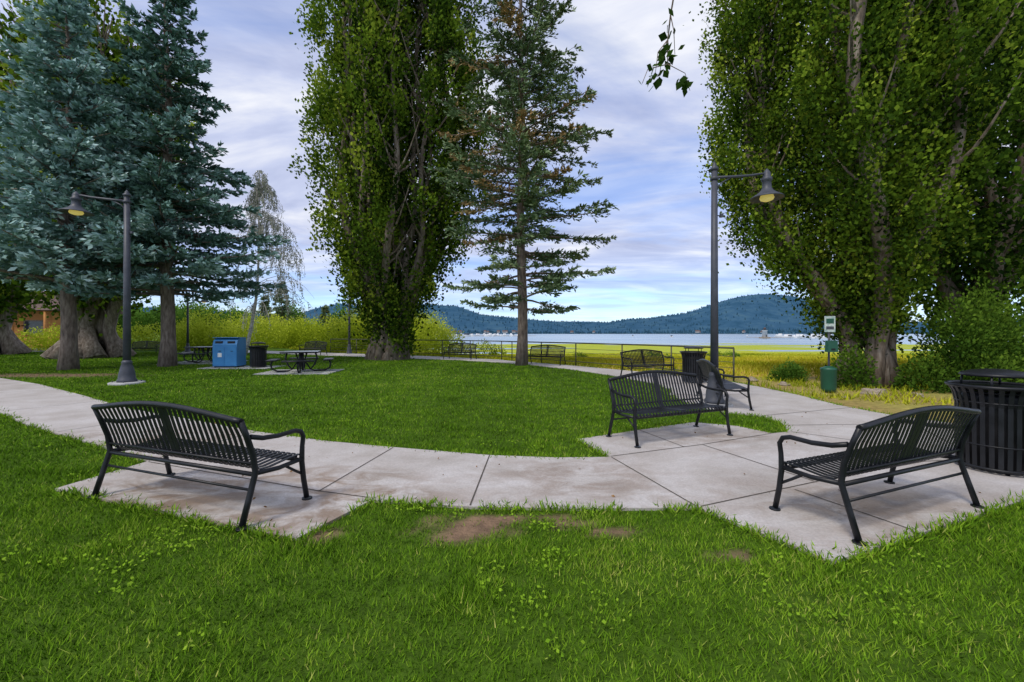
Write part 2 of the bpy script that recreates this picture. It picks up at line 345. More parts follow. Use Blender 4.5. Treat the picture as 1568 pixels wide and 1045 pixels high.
# ------------------------------------------------------------------ grass
def blades(name,n_try,dens,ymin,ymax,hfun,wfun,mask,mat,colf,slope=1.3):
    yy=rng.uniform(ymin,ymax,n_try); 
    xx=rng.uniform(-1,1,n_try)*(slope*yy+1)
    area=(ymax-ymin)*2*(slope*yy+1)
    keep=rng.uniform(0,1,n_try)<dens(yy)*area/n_try
    xx=xx[keep];yy=yy[keep]; k=mask(xx,yy); xx=xx[k];yy=yy[k]; N=len(xx)
    h=hfun(xx,yy); w=wfun(xx,yy); zz=gz(xx,yy)-.005
    a=rng.uniform(0,2*math.pi,N); lean=rng.normal(0,.5,(N,2))*h[:,None]
    V=np.zeros((N,3,3)); V[:,0]=np.stack([xx+np.cos(a)*w,yy+np.sin(a)*w,zz],-1); V[:,1]=np.stack([xx-np.cos(a)*w,yy-np.sin(a)*w,zz],-1)
    V[:,2]=np.stack([xx+lean[:,0],yy+lean[:,1],zz+h],-1)
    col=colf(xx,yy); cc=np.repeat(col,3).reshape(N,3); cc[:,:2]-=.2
    print(name,N)
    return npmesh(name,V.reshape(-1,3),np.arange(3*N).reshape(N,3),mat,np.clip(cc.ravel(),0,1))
def lawnmask(x,y):
    dm=dirtmask(x,y)
    e=.03*vnoise(x,y,9,1)
    return (~inside(x+e,y+e,poly))&lawnzone(x,y)&(rng.uniform(0,1,len(x))>dm*.95)
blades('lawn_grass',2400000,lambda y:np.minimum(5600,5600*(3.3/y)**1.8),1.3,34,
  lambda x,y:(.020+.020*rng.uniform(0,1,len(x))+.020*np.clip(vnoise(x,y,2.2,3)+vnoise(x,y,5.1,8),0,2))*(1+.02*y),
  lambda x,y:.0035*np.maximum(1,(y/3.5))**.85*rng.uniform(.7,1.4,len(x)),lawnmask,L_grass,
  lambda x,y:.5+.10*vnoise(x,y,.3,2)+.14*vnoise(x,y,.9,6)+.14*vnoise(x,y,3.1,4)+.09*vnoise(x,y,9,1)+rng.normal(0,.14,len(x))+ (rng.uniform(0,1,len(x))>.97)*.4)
ed=np.vstack([poly,poly[:1]]); P=[];
for a,b in zip(ed[:-1],ed[1:]):
    L=np.linalg.norm(b-a); ym=min(a[1],b[1])
    if ym>12 or L<.01: continue
    n=int(L*620/max(1,ym/4)); t=rng.uniform(0,1,n)[:,None]; P.append(a+(b-a)*t+rng.normal(0,.05,(n,2)))
P=np.concatenate(P); k=(~inside(P[:,0],P[:,1],poly)|(rng.uniform(0,1,len(P))<.3))&(vnoise(P[:,0],P[:,1],4,2)>-.25); P=P[k]; N=len(P)
P3=np.column_stack([P,np.full(N,0.0)]); D=np.column_stack([rng.normal(0,.7,(N,2)),np.full(N,1.)])
leaves('edge_grass',P3,D,rng.uniform(.04,.10,N),.13,.56+rng.normal(0,.16,N),L_grass)
cl=[];
for i in range(420):
    yy=2+6*rng.uniform()**1.0; xx=rng.uniform(-1.3,1.3)*yy
    if vnoise(xx,yy,1.3,9)<.15: continue
    cl.append((xx,yy))
cl+= [(-1.0+.1*i+rng.normal(0,.05),3.72-.03*abs(i)+rng.normal(0,.05)) for i in range(14)]
cl=np.array(cl); C=np.repeat(cl,22,0)+rng.normal(0,.06,(len(cl)*22,2)); k=lawnmask(C[:,0],C[:,1]); C=C[k]; N=len(C)
D=np.column_stack([rng.normal(0,1,(N,2)),np.full(N,.35)])
leaves('clover_weeds',np.column_stack([C,rng.uniform(.02,.05,N)]),D,rng.uniform(.015,.03,N),.8,.64+rng.normal(0,.08,N),L_grass)
blades('meadow_grass',900000,lambda y:np.minimum(110,110*(14/y)**1.1),9,75,
  lambda x,y:.10+.22*rng.uniform(0,1,len(x))*(.6+.5*vnoise(x,y,.6,2)),
  lambda x,y:.016*np.maximum(1,y/16)*rng.uniform(.7,1.4,len(x)),
  lambda x,y:(~lawnzone(x,y))&(sdist(x,y)>-4)&(~inside(x,y,poly))&((y>15)|(vnoise(x,y,1.3,3)>-.1)),L_mead,
  lambda x,y:.44+.25*vnoise(x,y,.4,2)+.2*vnoise(x,y,.11,5)+rng.normal(0,.14,len(x)))

# ------------------------------------------------------------------ trees
def profile(pts): 
    zs=[p[0] for p in pts]; rr=[p[1] for p in pts]
    return lambda z:np.interp(z,zs,rr)
def poplar(name,base,H,R,nl,nclump,per,ls,mat,zmin=.5,lean=(0,0),trunk_r=.35,cs=1.0,bias=0,spread=.8,bark=None,seed=0,fr=(.35,.68),slits=(),leanz=99):
    global rng
    rng=np.random.default_rng(100+seed)
    E=empty(name,base); mb=MB(); Ps=[];Ds=[];Cs=[];Sz=[]
    lobes=[]
    for m in range(nl):
        inner_=(m%4==3)
        ang=2*math.pi*(m+rng.uniform(-.3,.3))/nl; frac=rng.uniform(.05,.2) if inner_ else rng.uniform(*fr)
        lobes.append((ang,frac,H*(1 if inner_ else rng.uniform(.78,.97)),rng.uniform(-.2,.18)))
    for ang,frac,Hm,lc in lobes:
        d=np.array([math.cos(ang),math.sin(ang)])
        def cen(z):
            z=np.asarray(z,float); r=frac*R(z)*np.minimum(1,.25+z/ (H*.3))
            off=d[:,None]*r+np.array(lean)[:,None]*np.minimum(z,leanz)
            return np.stack([off[0]+.25*np.sin(z*.6+ang*3),off[1]+.25*np.cos(z*.5+ang*5),z],-1)
        zt=np.linspace(0,Hm*.93,22); Pt=cen(zt); Pt[0,:2]=d*spread*.6; Pt[1,:2]=Pt[1,:2]*.6+d*spread*.3
        rr=trunk_r*rng.uniform(.7,1.15)*(1-.93*(zt/zt[-1])**.8); rr[0]*=1.35; Pt[0,2]=-.1
        mb.tube(Pt,rr,13,rough=.09)
        lr=lambda z:(np.maximum(.25,(1-frac*.85)*R(z)*.60))*np.clip((Hm-z)/(Hm*.18),0.12,1)
        nb=26
        for i in range(nb):
            z0=rng.uniform(max(.8,zmin*.6),Hm*.85); a=rng.uniform(0,6.28); L=lr(z0+1)*rng.uniform(.7,1.05)
            p0=cen([z0])[0]; s=np.linspace(0,1,5)[:,None]
            pts=p0+np.array([math.cos(a),math.sin(a),0])*L*s**.8+np.array([0,0,1])*L*1.35*s**1.2
            mb.tube(pts,trunk_r*.2*(1-.8*s[:,0]),5,cap=False)
        zz=rng.uniform(zmin,Hm,nclump*3); w=lr(zz); zz=zz[rng.uniform(0,w.max(),len(zz))<w][:nclump]; n=len(zz)
        a=rng.uniform(0,2*math.pi,n); u=rng.uniform(0,1,n)**.38
        r=lr(zz)*u*(1+.2*np.sin(zz*1.9+a*2)+rng.normal(0,.09,n))
        c=cen(zz); c[:,0]+=np.cos(a)*r; c[:,1]+=np.sin(a)*r
        keep=np.ones(n,bool)
        for (zs,xx_,hw,yl) in slits:
            xc=np.interp(c[:,2],zs,xx_); keep&=~((np.abs(c[:,0]-xc)<hw*(1+.3*np.sin(c[:,2]*1.3)))&(c[:,1]<yl)&(c[:,2]>zs[0])&(c[:,2]<zs[-1])&(rng.uniform(0,1,n)<.93))
        c=c[keep];a=a[keep];u=u[keep];zz=zz[keep];n=len(c)
        outw=np.stack([np.cos(a),np.sin(a),np.full(n,.0)],-1)
        ccol=.42+bias+lc+rng.normal(0,.19,n)+.35*(u-.7)  # crown shade put into leaf colour: inner clumps darker, outer ones lighter
        sz=rng.uniform(.6,1.35,n)*cs
        g=rng.normal(size=(n,per,3))*np.array([.21,.21,.54])*sz[:,None,None]
        g[...,:2]*=np.clip(1.15-.6*g[...,2:3]/cs,.2,1.8)
        Ps.append((c[:,None]+g).reshape(-1,3))
        dd=outw[:,None]*.5+np.array([0,0,.8])+rng.normal(size=(n,per,3))*.65
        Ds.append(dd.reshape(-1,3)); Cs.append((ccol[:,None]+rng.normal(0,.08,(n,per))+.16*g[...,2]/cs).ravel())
    P=np.concatenate(Ps); D=np.concatenate(Ds); Cc=np.concatenate(Cs)
    k=P[:,2]>.1; P=P[k];D=D[k];Cc=Cc[k]
    for (zs,xx_,hw,yl) in slits:
        zt=np.linspace(zs[0]-2,zs[-1]+3,20); xc=np.interp(zt,zs,xx_)
        for o_,r0 in((-.18,1.0),(.22,.7)):
            pts=np.stack([xc*np.clip(zt/3,.3,1)+o_*(1+zt*.08)+.12*np.sin(zt*1.1+o_*9),np.full(20,yl-1.0)*np.clip(zt/6,.2,1)+.2*np.sin(zt*.7+o_*20),np.maximum(zt,-.1)],-1)
            mb.tube(pts,trunk_r*.62*r0*(1-.75*np.linspace(0,1,20)),10,rough=.08)
            for q in range(7):
                i=rng.integers(4,18); a=rng.uniform(-.8,.8)+(-1.57); L=rng.uniform(1.0,2.0); s=np.linspace(0,1,5)[:,None]
                mb.tube(pts[i]+np.array([math.cos(a)*rng.choice([-1,1])*.7,-.15,0])*L*s+np.array([0,0,1])*L*1.1*s**1.3,trunk_r*.16*(1-.8*s[:,0]),5,cap=False)
    mb.obj('trunk_and_limbs',[bark or M_bark],E)
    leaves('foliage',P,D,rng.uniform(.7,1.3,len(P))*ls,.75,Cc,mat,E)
    print(name,len(P)); return E
def conifer(name,base,H,z0,Lf,step,nb,mat,bark,tr,rise=.1,droop=.25,twigs=18,tuft=7,tsize=.28,asp=.3,gap=0,seed=0,cb=.35,dead=0,tl=.34,vert=.12):
    global rng
    rng=np.random.default_rng(200+seed)
    E=empty(name,base); mb=MB(); zt=np.linspace(-.1,H,16)
    tp=np.stack([.06*np.sin(zt*.7),.06*np.cos(zt*.5),zt],-1); rad=tr*(1-np.clip(zt/H,0,1)*.95); rad[0]*=1.3
    mb.tube(tp,rad,12,rough=.06); Ps=[];Ds=[];Cs=[]; z=z0
    while z<H-.2:
        for b in range(nb):
            if rng.uniform()<gap: continue
            a=2*math.pi*(b+rng.uniform(-.4,.4))/nb+z*2.1; zb=z+rng.uniform(-.5,.5)*step
            L=Lf(zb)*rng.uniform(.62,1.15)
            if L<.15: continue
            dr=np.array([math.cos(a),math.sin(a),0]); side=np.array([-math.sin(a),math.cos(a),0]); up=np.array([0,0,1.])
            ri=rise*rng.uniform(.4,1.6); dp=droop*rng.uniform(.6,1.4); bend=rng.normal(0,.12)
            f=lambda s:(np.array([0,0,zb])+dr*L*s+side*bend*L*s**2+up*L*(ri*s-dp*s**1.6+dp*.6*s**4))
            s=np.linspace(0,1,6)[:,None]; mb.tube(f(s),max(.012,.012+.012*L)*(1-.85*s[:,0]),4,cap=False)
            nt=max(5,int(twigs*L/3)); st=rng.uniform(.12 if z>z0+1 else .3,1,nt)[:,None]; sg=np.sign(rng.uniform(-1,1,nt))[:,None]
            tlh=L*tl*(1.1-st*.75)*rng.uniform(.6,1.2,(nt,1))
            td=norm(dr*.75+side*sg*rng.uniform(.3,1.1,(nt,1))+up*rng.normal(0.02,vert,(nt,1)))
            q=rng.uniform(0,1,(nt,tuft,1))
            pp=f(st)[:,None]+td[:,None]*tlh[:,None]*q-up*.12*(tlh[:,None]*q**2)
            Ps.append(pp.reshape(-1,3)); Ds.append((td[:,None]+rng.normal(size=(nt,tuft,3))*.42+[0,0,.12]).reshape(-1,3))
            bc=cb+rng.normal(0,.08)
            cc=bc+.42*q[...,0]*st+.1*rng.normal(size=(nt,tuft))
            cc=np.minimum(cc,.84) if dead>0 else cc
            if rng.uniform()<dead*(1.8 if dr[0]<0 else .4): cc=cc*0+1.0-.1*rng.uniform(size=cc.shape)
            Cs.append(cc.ravel())
        z+=step*rng.uniform(.8,1.2)
    P=np.concatenate(Ps); D=np.concatenate(Ds); Cc=np.concatenate(Cs)
    mb.obj('trunk_and_branches',[bark],E)
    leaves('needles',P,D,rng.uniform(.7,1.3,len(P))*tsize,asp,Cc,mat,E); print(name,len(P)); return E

Rc=profile([(0,1.2),(1.5,2.1),(3,3.2),(5,4.1),(8,5.1),(12,5.8),(16,6.0),(20,5.3),(25,3.6),(29,.6)])
poplar('poplar_tree',(-7.2,24.6,0),29,Rc,13,210,60,.18,L_pop,zmin=.6,trunk_r=.34,seed=1,spread=1.4,lean=(.05,0),leanz=14,
  slits=[([3,7,12,20],[1.1,1.7,2.1,2.3],.62,.4),([7,12,18],[-.7,-1.0,-1.2],.38,-.6)])
Rr_=profile([(0,.8),(1.2,1.0),(2.2,1.8),(3.5,2.8),(6,3.8),(9,4.2),(13,4.0),(18,2.8),(23,.5)])
poplar('poplar_tree',(10.6,12.6,0),23,Rr_,12,240,84,.105,L_pop,zmin=1.6,trunk_r=.25,seed=2,spread=1.0,cs=.66,lean=(-.07,0),leanz=8,bias=.12,
  slits=[([2.2,4,6.5],[.5,.9,1.2],.4,0)])
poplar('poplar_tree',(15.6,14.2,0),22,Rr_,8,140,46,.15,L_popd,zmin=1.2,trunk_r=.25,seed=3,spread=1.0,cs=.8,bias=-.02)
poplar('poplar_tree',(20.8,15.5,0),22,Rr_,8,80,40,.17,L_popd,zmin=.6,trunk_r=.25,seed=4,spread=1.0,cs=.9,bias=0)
Rl=profile([(0,1.6),(3,2.6),(5,4.6),(9,6.4),(14,6.6),(20,5),(25,1)])
poplar('cottonwood_tree',(-26.5,26.5,0),25,Rl,11,100,40,.28,L_pop,zmin=3.6,trunk_r=.42,seed=5,spread=2.8,cs=1.2,bias=.10)
poplar('cottonwood_tree',(-37,30,0),24,Rl,9,100,36,.32,L_pop,zmin=3.2,trunk_r=.4,seed=6,spread=2.2,cs=1.3,bias=.16)
Ls=profile([(2.5,3.8),(4,4.7),(6,4.2),(8,3.3),(12,2.3),(16,1.3),(20.5,.1)])
conifer('blue_spruce_tree',(-15.9,19.4,0),20.5,3.5,Ls,.5,8,L_spruce,M_barkg,.3,rise=.14,droop=.22,twigs=28,tuft=10,tsize=.24,asp=.42,seed=1,cb=.24,gap=.14)
Ls2=profile([(2.5,4.2),(4,4.6),(8,3.4),(12,2.0),(16.5,.1)])
conifer('blue_spruce_tree',(-18.6,17.6,0),16.5,3.6,Ls2,.5,8,L_spruce,M_barkg,.28,rise=.16,droop=.22,twigs=28,tuft=10,tsize=.24,asp=.42,seed=2,cb=.48,gap=.14)
Lp=profile([(2.5,2.6),(3.5,3.7),(6,3.9),(9,4.0),(13,3.4),(17,2.4),(23,.1)])
conifer('fir_tree',(.45,20.0,0),23,2.9,Lp,.52,7,L_fir,M_barkg,.26,rise=.16,droop=.30,twigs=34,tuft=10,tsize=.2,asp=.34,gap=.22,seed=3,cb=.32,dead=.11,vert=.1,tl=.28)
for i,(x,y,H) in enumerate([(-30,55,8.5),(-27.5,62,6),(-34,58,7)]):
    L3=profile([(.3,H*.26),(H,.05)])
    conifer('pine_tree',(x,y,0),H,.6,L3,.5,7,L_fir,M_barkg,.15,twigs=12,tuft=6,tsize=.4,asp=.4,seed=10+i,cb=.4)

# birch, weeping & sparse
rng=np.random.default_rng(77)
E=empty('birch_tree',(-18.7,29.5,0)); mb=MB(); zt=np.linspace(-.1,12.8,14); tp=np.stack([.12*zt+.3*np.sin(zt*.4),.0*zt,zt],-1); mb.tube(tp,.13*(1-zt/13.6),8)
P=[];D=[]
for i in range(110):
    z0=2.5+10.2*rng.uniform()**.8; p0=np.array([np.interp(z0,zt,tp[:,0]),0,z0]); a=rng.uniform(0,6.28); L=rng.uniform(.6,1.0)*np.interp(z0,[2.5,6,12.3],[3.2,3.0,.8]); s=np.linspace(0,1,7)[:,None]
    dr=np.array([math.cos(a)+.35,math.sin(a),0]); pts=p0+dr*L*s+np.array([0,0,1])*L*(.9*s-1.25*s**2.3); mb.tube(pts,.022*(1-.7*s[:,0]),4,cap=False)
    for j in range(9):
        t=rng.uniform(.35,1); q=p0+dr*L*t+np.array([0,0,1])*L*(.9*t-1.25*t**2.3); l=rng.uniform(.3,1.1); e=q+np.array([rng.normal(0,.15),rng.normal(0,.15),-l]); mb.tube([q,(q+e)/2+rng.normal(0,.04,3),e],.010,3,cap=False)
        for k in range(9): P.append(q+(e-q)*rng.uniform()+rng.normal(0,.05,3)); D.append(rng.normal(0,.5,3)+[0,0,-.6])
mb.obj('trunk_and_twigs',[M_birch],E); P=np.array(P); leaves('foliage',P,np.array(D),rng.uniform(.08,.14,len(P)),.6,rng.uniform(0,1,len(P)),L_birch,E)

def bush(name,lobes,per_area,ls,mat,bias=.5,sd=0):
    global rng
    rng=np.random.default_rng(300+sd); Ps=[];Ds=[];Cs=[]
    for (x,y,z,rx,ry,rz) in lobes:
        n=int(per_area*(rx*ry+rx*rz+ry*rz)); d=norm(rng.normal(size=(n,3))); d[:,2]=np.abs(d[:,2])*1.0-.12*(rng.uniform(size=n)<.3)
        u=rng.uniform(0,1,n)**.28
        bump=1+.13*np.sin(d[:,0]*9+x)*np.sin(d[:,2]*8+y)+.1*np.sin(d[:,1]*13+d[:,0]*7+x*3)
        p=d*u[:,None]*bump[:,None]*np.array([rx,ry,rz])+np.array([x,y,z]); Ps.append(p); Ds.append(d+rng.normal(size=(n,3))*.6+[0,0,.5])
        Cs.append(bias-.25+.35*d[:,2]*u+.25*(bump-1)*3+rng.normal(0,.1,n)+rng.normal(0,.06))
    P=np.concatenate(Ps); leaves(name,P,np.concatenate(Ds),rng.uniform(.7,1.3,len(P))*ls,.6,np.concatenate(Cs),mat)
lb=[]
r2=np.random.default_rng(9)
for i in range(34):
    x=-30+r2.uniform(0,24); y=38+r2.uniform(-3,8)+(-x-6)*.12; s=r2.uniform(.85,1.3); lb.append((x,y,0.1,2.2*s,1.9*s,2.9*s))
for x in np.arange(-42,-24,1.8): lb.append((x,38+r2.uniform(-1,2),0,2,1.8,r2.uniform(1.8,2.6)))
lb+=[(-13.5,34,0,2,1.6,2.7),(-11.8,34.5,0,1.8,1.5,3.1),(-6.0,32,-.2,1.6,1.4,2.6),(-4.9,33,-.3,1.5,1.4,2.3),(-8,33,0,1.6,1.4,2.6)]
bush('willow_bushes',lb,150,.16,L_willow,.62,1)
bush('willow_bush',[(-2.4,36,-.6,1.3,1.2,1.5),(-1.2,36.5,-.7,.9,.9,1.2)],160,.14,L_willow,.45,2)
bush('meadow_shrub',[(8.85,13.4,0,.36,.36,.66),(9.15,13.6,0,.34,.34,.54),(8.6,13.6,0,.3,.3,.46)],1900,.06,L_shrub,.65,3)
for i,(x,y,s) in enumerate([(6,38,.6),(14,42,.7),(19,36,.5),(24,50,.9),(11,30,.4),(30,58,.9),(1.5,44,.6)]):
    bush('meadow_shrub',[(x,y,float(gz(x,y)),s,s,s*1.0),(x+s*.9,y+.3,float(gz(x,y)),s*.7,s*.7,s*.7)],220,.11,L_shrub,.7,20+i)
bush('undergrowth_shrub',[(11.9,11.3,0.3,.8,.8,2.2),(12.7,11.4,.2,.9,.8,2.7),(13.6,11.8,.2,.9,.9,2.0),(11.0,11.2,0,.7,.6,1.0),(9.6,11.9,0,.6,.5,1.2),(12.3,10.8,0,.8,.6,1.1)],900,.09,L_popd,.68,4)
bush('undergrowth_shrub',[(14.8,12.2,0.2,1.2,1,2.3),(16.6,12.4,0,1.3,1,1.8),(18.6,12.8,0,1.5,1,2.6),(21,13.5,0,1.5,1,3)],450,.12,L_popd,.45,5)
lb=[]
for i in range(26):
    x=-75+r2.uniform(0,46); y=60+r2.uniform(0,14); s=r2.uniform(1.6,2.8); lb.append((x,y,r2.uniform(.5,2.5),s*1.1,s,s*1.7))
lb+=[(-24,70,0,2.2,2,4.6),(-20,75,0,2.4,2,3.8),(-27,66,0,2.4,2,5.6)]
bush('distant_trees',lb,70,.36,L_shrub,.68,6)

# ------------------------------------------------------------------ park bench
BL=1.84
fr=MB()
for sx in(-1,1):
    x=sx*BL/2
    fr.tube([(x,-.33,.02),(x,-.275,.2),(x,-.215,.40),(x,-.235,.55),(x,-.285,.70),(x,-.335,.835)],[.024,.023,.023,.022,.021,.02],8)
    fr.tube([(x,.30,.02),(x,.265,.2),(x,.245,.36),(x,.25,.5),(x,.262,.585),(x,.235,.635),(x,.17,.655),(x,0,.65),(x,-.15,.665),(x,-.262,.70)],[.023]*3+[.02]*7,8)
    fr.tube([(x,-.215,.395),(x,0,.375),(x,.245,.385)],.02,8)
    for yy in(-.335,.305): fr.tube([(x,yy,.0),(x,yy,.012)],.045,12)
    fr.tube([(x,.05,.385),(x,.17,.30),(x,.26,.24)],.012,6)
fr.tube([(-BL/2,-.215,.385),(BL/2,-.215,.385)],.019,8)
fr.tube([(-BL/2,.235,.375),(BL/2,.235,.375)],.019,8)
fr.tube([(-BL/2,-.245,.27),(BL/2,-.245,.27)],.012,6)
arch=lambda x:.835+.085*math.cos(x/(BL/2)*math.pi/2)**1.2 if abs(x)<BL/2 else .835
xa=np.linspace(-BL/2,BL/2,25)
fr.tube([(x,-.335-.03*(arch(x)-.835)/.085,arch(x)) for x in xa],.025,8)
fr.tube([(x,-.226,.475) for x in (-BL/2,BL/2)],.012,6)
me_fr=fr.mesh('bench_frame',[M_black])
sl=MB(); ns=30
for i in range(ns):
    x=-BL/2+BL*(i+.5)/ns; zt=arch(x)-.012; w=.034
    if i in(14,15): w=.055
    sl.strap([(x,.262,.372),(x,.268,.40),(x,.245,.425),(x,.12,.42),(x,-.06,.402),(x,-.16,.408),(x,-.205,.45),(x,-.232,.55),(x,-.28,.70),(x,-.34,zt)],(1,0,0),w,.006)
me_sl=sl.mesh('bench_slats',[M_black])
def bench(x,y,face,z=ZT,L=1):
    rz=math.atan2(face[1],face[0])-math.pi/2
    e=empty('park_bench',(x,y,z),rz); e.scale=(L,1,1); inst(me_fr,'frame',e); inst(me_sl,'seat_and_back_slats',e)
bench(-2.88,3.91,(.34,.94),L=1.03)
bench(2.34,6.22,(.39,-.92),L=.93)
bench(3.17,3.68,(-.38,.925),L=.92)
bench(4.62,9.25,(.97,-.22),L=1)
bench(4.75,14.7,(.4,-.92))
bench(1.6,20.4,(-.5,-.86)); bench(-3.05,24.6,(-.4,-.9)); bench(-14.0,29.6,(-.3,-.95)); bench(-27.5,31.5,(.2,-1),z=0)

# ------------------------------------------------------------------ trash can
mb=MB(); mb.lathe([(.27,.06),(.275,.8),(.27,.86)],n=28)
for i in range(30):
    a=2*math.pi*i/30; c,s=math.cos(a),math.sin(a)
    mb.strap([(.31*c,.31*s,.05),(.318*c,.318*s,.3),(.318*c,.318*s,.72),(.345*c,.345*s,.86),(.38*c,.38*s,.93)],(-s,c,0),.04,.006)
def ring(r,z,t,n=36): mb.tube([(r*math.cos(2*math.pi*i/n),r*math.sin(2*math.pi*i/n),z) for i in range(n+1)],t,6,cap=False)
ring(.312,.05,.016);ring(.322,.76,.010);ring(.322,.30,.008);ring(.385,.935,.02); ring(.29,.87,.012)
mb.lathe([(.38,.928),(.30,.905),(.22,.90)],n=36)
for a in(.6,2.2,3.75,5.3):
    c,s=math.cos(a),math.sin(a); mb.tube([(.27*c,.27*s,.9),(.26*c,.26*s,1.05)],.011,6)
mb.lathe([(.01,1.045),(.275,1.04),(.29,1.055),(.27,1.075),(.2,1.10),(.1,1.118),(.01,1.122)],n=36)
for a in (0,2.1,4.2): mb.tube([(.25*math.cos(a),.25*math.sin(a),0),(.25*math.cos(a),.25*math.sin(a),.07)],.02,8)
me_can=mb.mesh('trash_can',[M_black])
for x,y,z in[(5.42,4.72,ZT),(5.6,13.0,ZT),(-11.2,18.6,.03)]:
    o=bpy.data.objects.new('trash_can',me_can); o.location=(x,y,z); COL.objects.link(o)

# ------------------------------------------------------------------ street lamps
def lamp(x,y,H,adir,arm,k=1.0,far=False):
    E=empty('street_lamp',(x,y,0)); mb=MB()
    mb.lathe([(.36*k,-.05),(.36*k,.05),(.34*k,.065)],n=28,mat=1)
    mb.lathe([(.2*k,.065),(.205*k,.12),(.175*k,.16),(.165*k,.3),(.13*k,.5),(.10*k,.62),(.115*k,.65),(.095*k,.69),(.082*k,.72)],n=20)
    for i in range(4): a=i*math.pi/2+.5; mb.tube([(.28*k*math.cos(a),.28*k*math.sin(a),.06),(.28*k*math.cos(a),.28*k*math.sin(a),.11)],.015,6)
    mb.tube([(0,0,.7),(0,0,H*.5),(0,0,H-.05)],[.082*k,.072*k,.06*k],16)
    mb.lathe([(.07*k,H-.26),(.085*k,H-.25),(.085*k,H-.2),(.07*k,H-.19)],n=16)
    mb.lathe([(.06*k,H-.06),(.085*k,H-.04),(.08*k,H),(.04*k,H+.05),(.045*k,H+.08),(.02*k,H+.11),(.004,H+.15)],n=16)
    ax,ay=adir
    za=H-.2; P=lambda t,z:(ax*t,ay*t,z)
    mb.tube([P(0,za),P(arm*.3,za+.02),P(arm*.7,za+.06),P(arm*.9,za+.1),P(arm,za+.09)],[.032*k,.03*k,.027*k,.025*k,.024*k],8)
    mb.tube([P(.03,za-.28),P(arm*.12,za-.12),P(arm*.3,za+.0)],.015*k,6)
    c=(ax*arm,ay*arm,0)
    mb.lathe([(.01,za+.21),(.035*k,za+.18),(.06*k,za+.14),(.075*k,za+.1),(.075*k,za+.03),(.105*k,za+.01),(.105*k,za-.05),(.085*k,za-.07),(.09*k,za-.2),(.13*k,za-.27),(.2*k,za-.33),(.31*k,za-.40),(.33*k,za-.43),(.31*k,za-.43),(.18*k,za-.36),(.1*k,za-.3)],c=c,n=24)
    mb.lathe([(.01,za-.33),(.12*k,za-.36),(.14*k,za-.42),(.12*k,za-.46),(.05*k,za-.49),(.01,za-.495)],c=c,n=18,mat=2)
    if not far: mb.tube([(0,0,H*.80),(.13,0,H*.80)],.012,6); mb.box((.15,0,H*.80),(.06,.06,.07))
    mb.obj('pole_and_lantern',[M_pole,M_conc2,M_lit],E)
lamp(4.3,8.95,5.05,(1,0.05),1.15)
lamp(-11.7,12.8,5.75,(-.98,-.2),1.3,k=1.2)
lamp(-11.7,30.3,4.9,(.2,.98),1.1,far=True); lamp(-25.4,33,4.6,(1,.2),1.1,far=True)

# ------------------------------------------------------------------ fence
fp=[(7.0,13.3),(5.9,15.6),(4.6,17.6),(3.0,19.8),(0,23.3),(-.6,24.2),(-4.5,27.2),(-9,29.8),(-14,32.5)]
mb=MB()
for a,b in zip(fp[:-1],fp[1:]):
    a=np.array(a);b=np.array(b);L=np.linalg.norm(b-a);k=max(1,round(L/2.4))
    for i in range(k):
        q=a+(b-a)*i/k; mb.tube([(q[0],q[1],-.1),(q[0],q[1],1.06)],.028,8)
    for z,r in((1.07,.03),(.80,.009),(.62,.009),(.44,.009),(.2,.018)):
        mb.tube([(a[0],a[1],z),(b[0],b[1],z)],r,6)
mb.tube([(-14,32.5,-.1),(-14,32.5,1.06)],.028,8); 
mb.obj('railing_fence',[M_fence])

# ------------------------------------------------------------------ picnic tables
mb=MB()
def slab(c,w,d,z,rz,ms=0):
    mb.box((c[0],c[1],z),(w,d,.03),ms,rz)
    cs,sn=math.cos(rz),math.sin(rz)
    q=[(c[0]+sx*w/2*cs-sy*d/2*sn,c[1]+sx*w/2*sn+sy*d/2*cs,z-.01) for sx,sy in((-1,-1),(1,-1),(1,1),(-1,1),(-1,-1))]
    mb.tube(q,.024,6,cap=False)
slab((0,0),1.15,1.15,.74,0,1)
for i in range(4):
    a=i*math.pi/2; c,s=math.cos(a),math.sin(a)
    slab((.88*c,.88*s),.28,.95,.45,a)
    r=lambda t,z,o=0:(t*c-o*s,t*s+o*c,z)
    mb.tube([r(.45,.72),r(.5,.5),r(.42,.25),r(.3,.08),r(.42,.03),r(.75,.03),r(.92,.12),r(.95,.3),r(.88,.43)],.03,8)
    mb.tube([r(.18,.72),r(.1,.4),r(.3,.08)],.026,8)
me_t=mb.mesh('picnic_table',[M_black,simple('table_top_grey',[(.3,(.12,.14,.15)),(.7,(.2,.23,.24))],40,.35)])
pads=MB()
for x,y,rz in[(-8.3,16.6,.35),(-16.0,22.0,.1)]:
    o=bpy.data.objects.new('picnic_table',me_t); o.location=(x,y,.032); o.rotation_euler=(0,0,rz); o.scale=(1.12,1.12,1.05); COL.objects.link(o)
pads.box((-8.3,16.6,0),(2.7,2.0,.06),0,.1); pads.box((-16,22,0),(3,2.6,.06),0,.1); pads.box((-12,18.8,0),(3,1.6,.06),0,.0)
pads.obj('concrete_pads',[M_conc2])

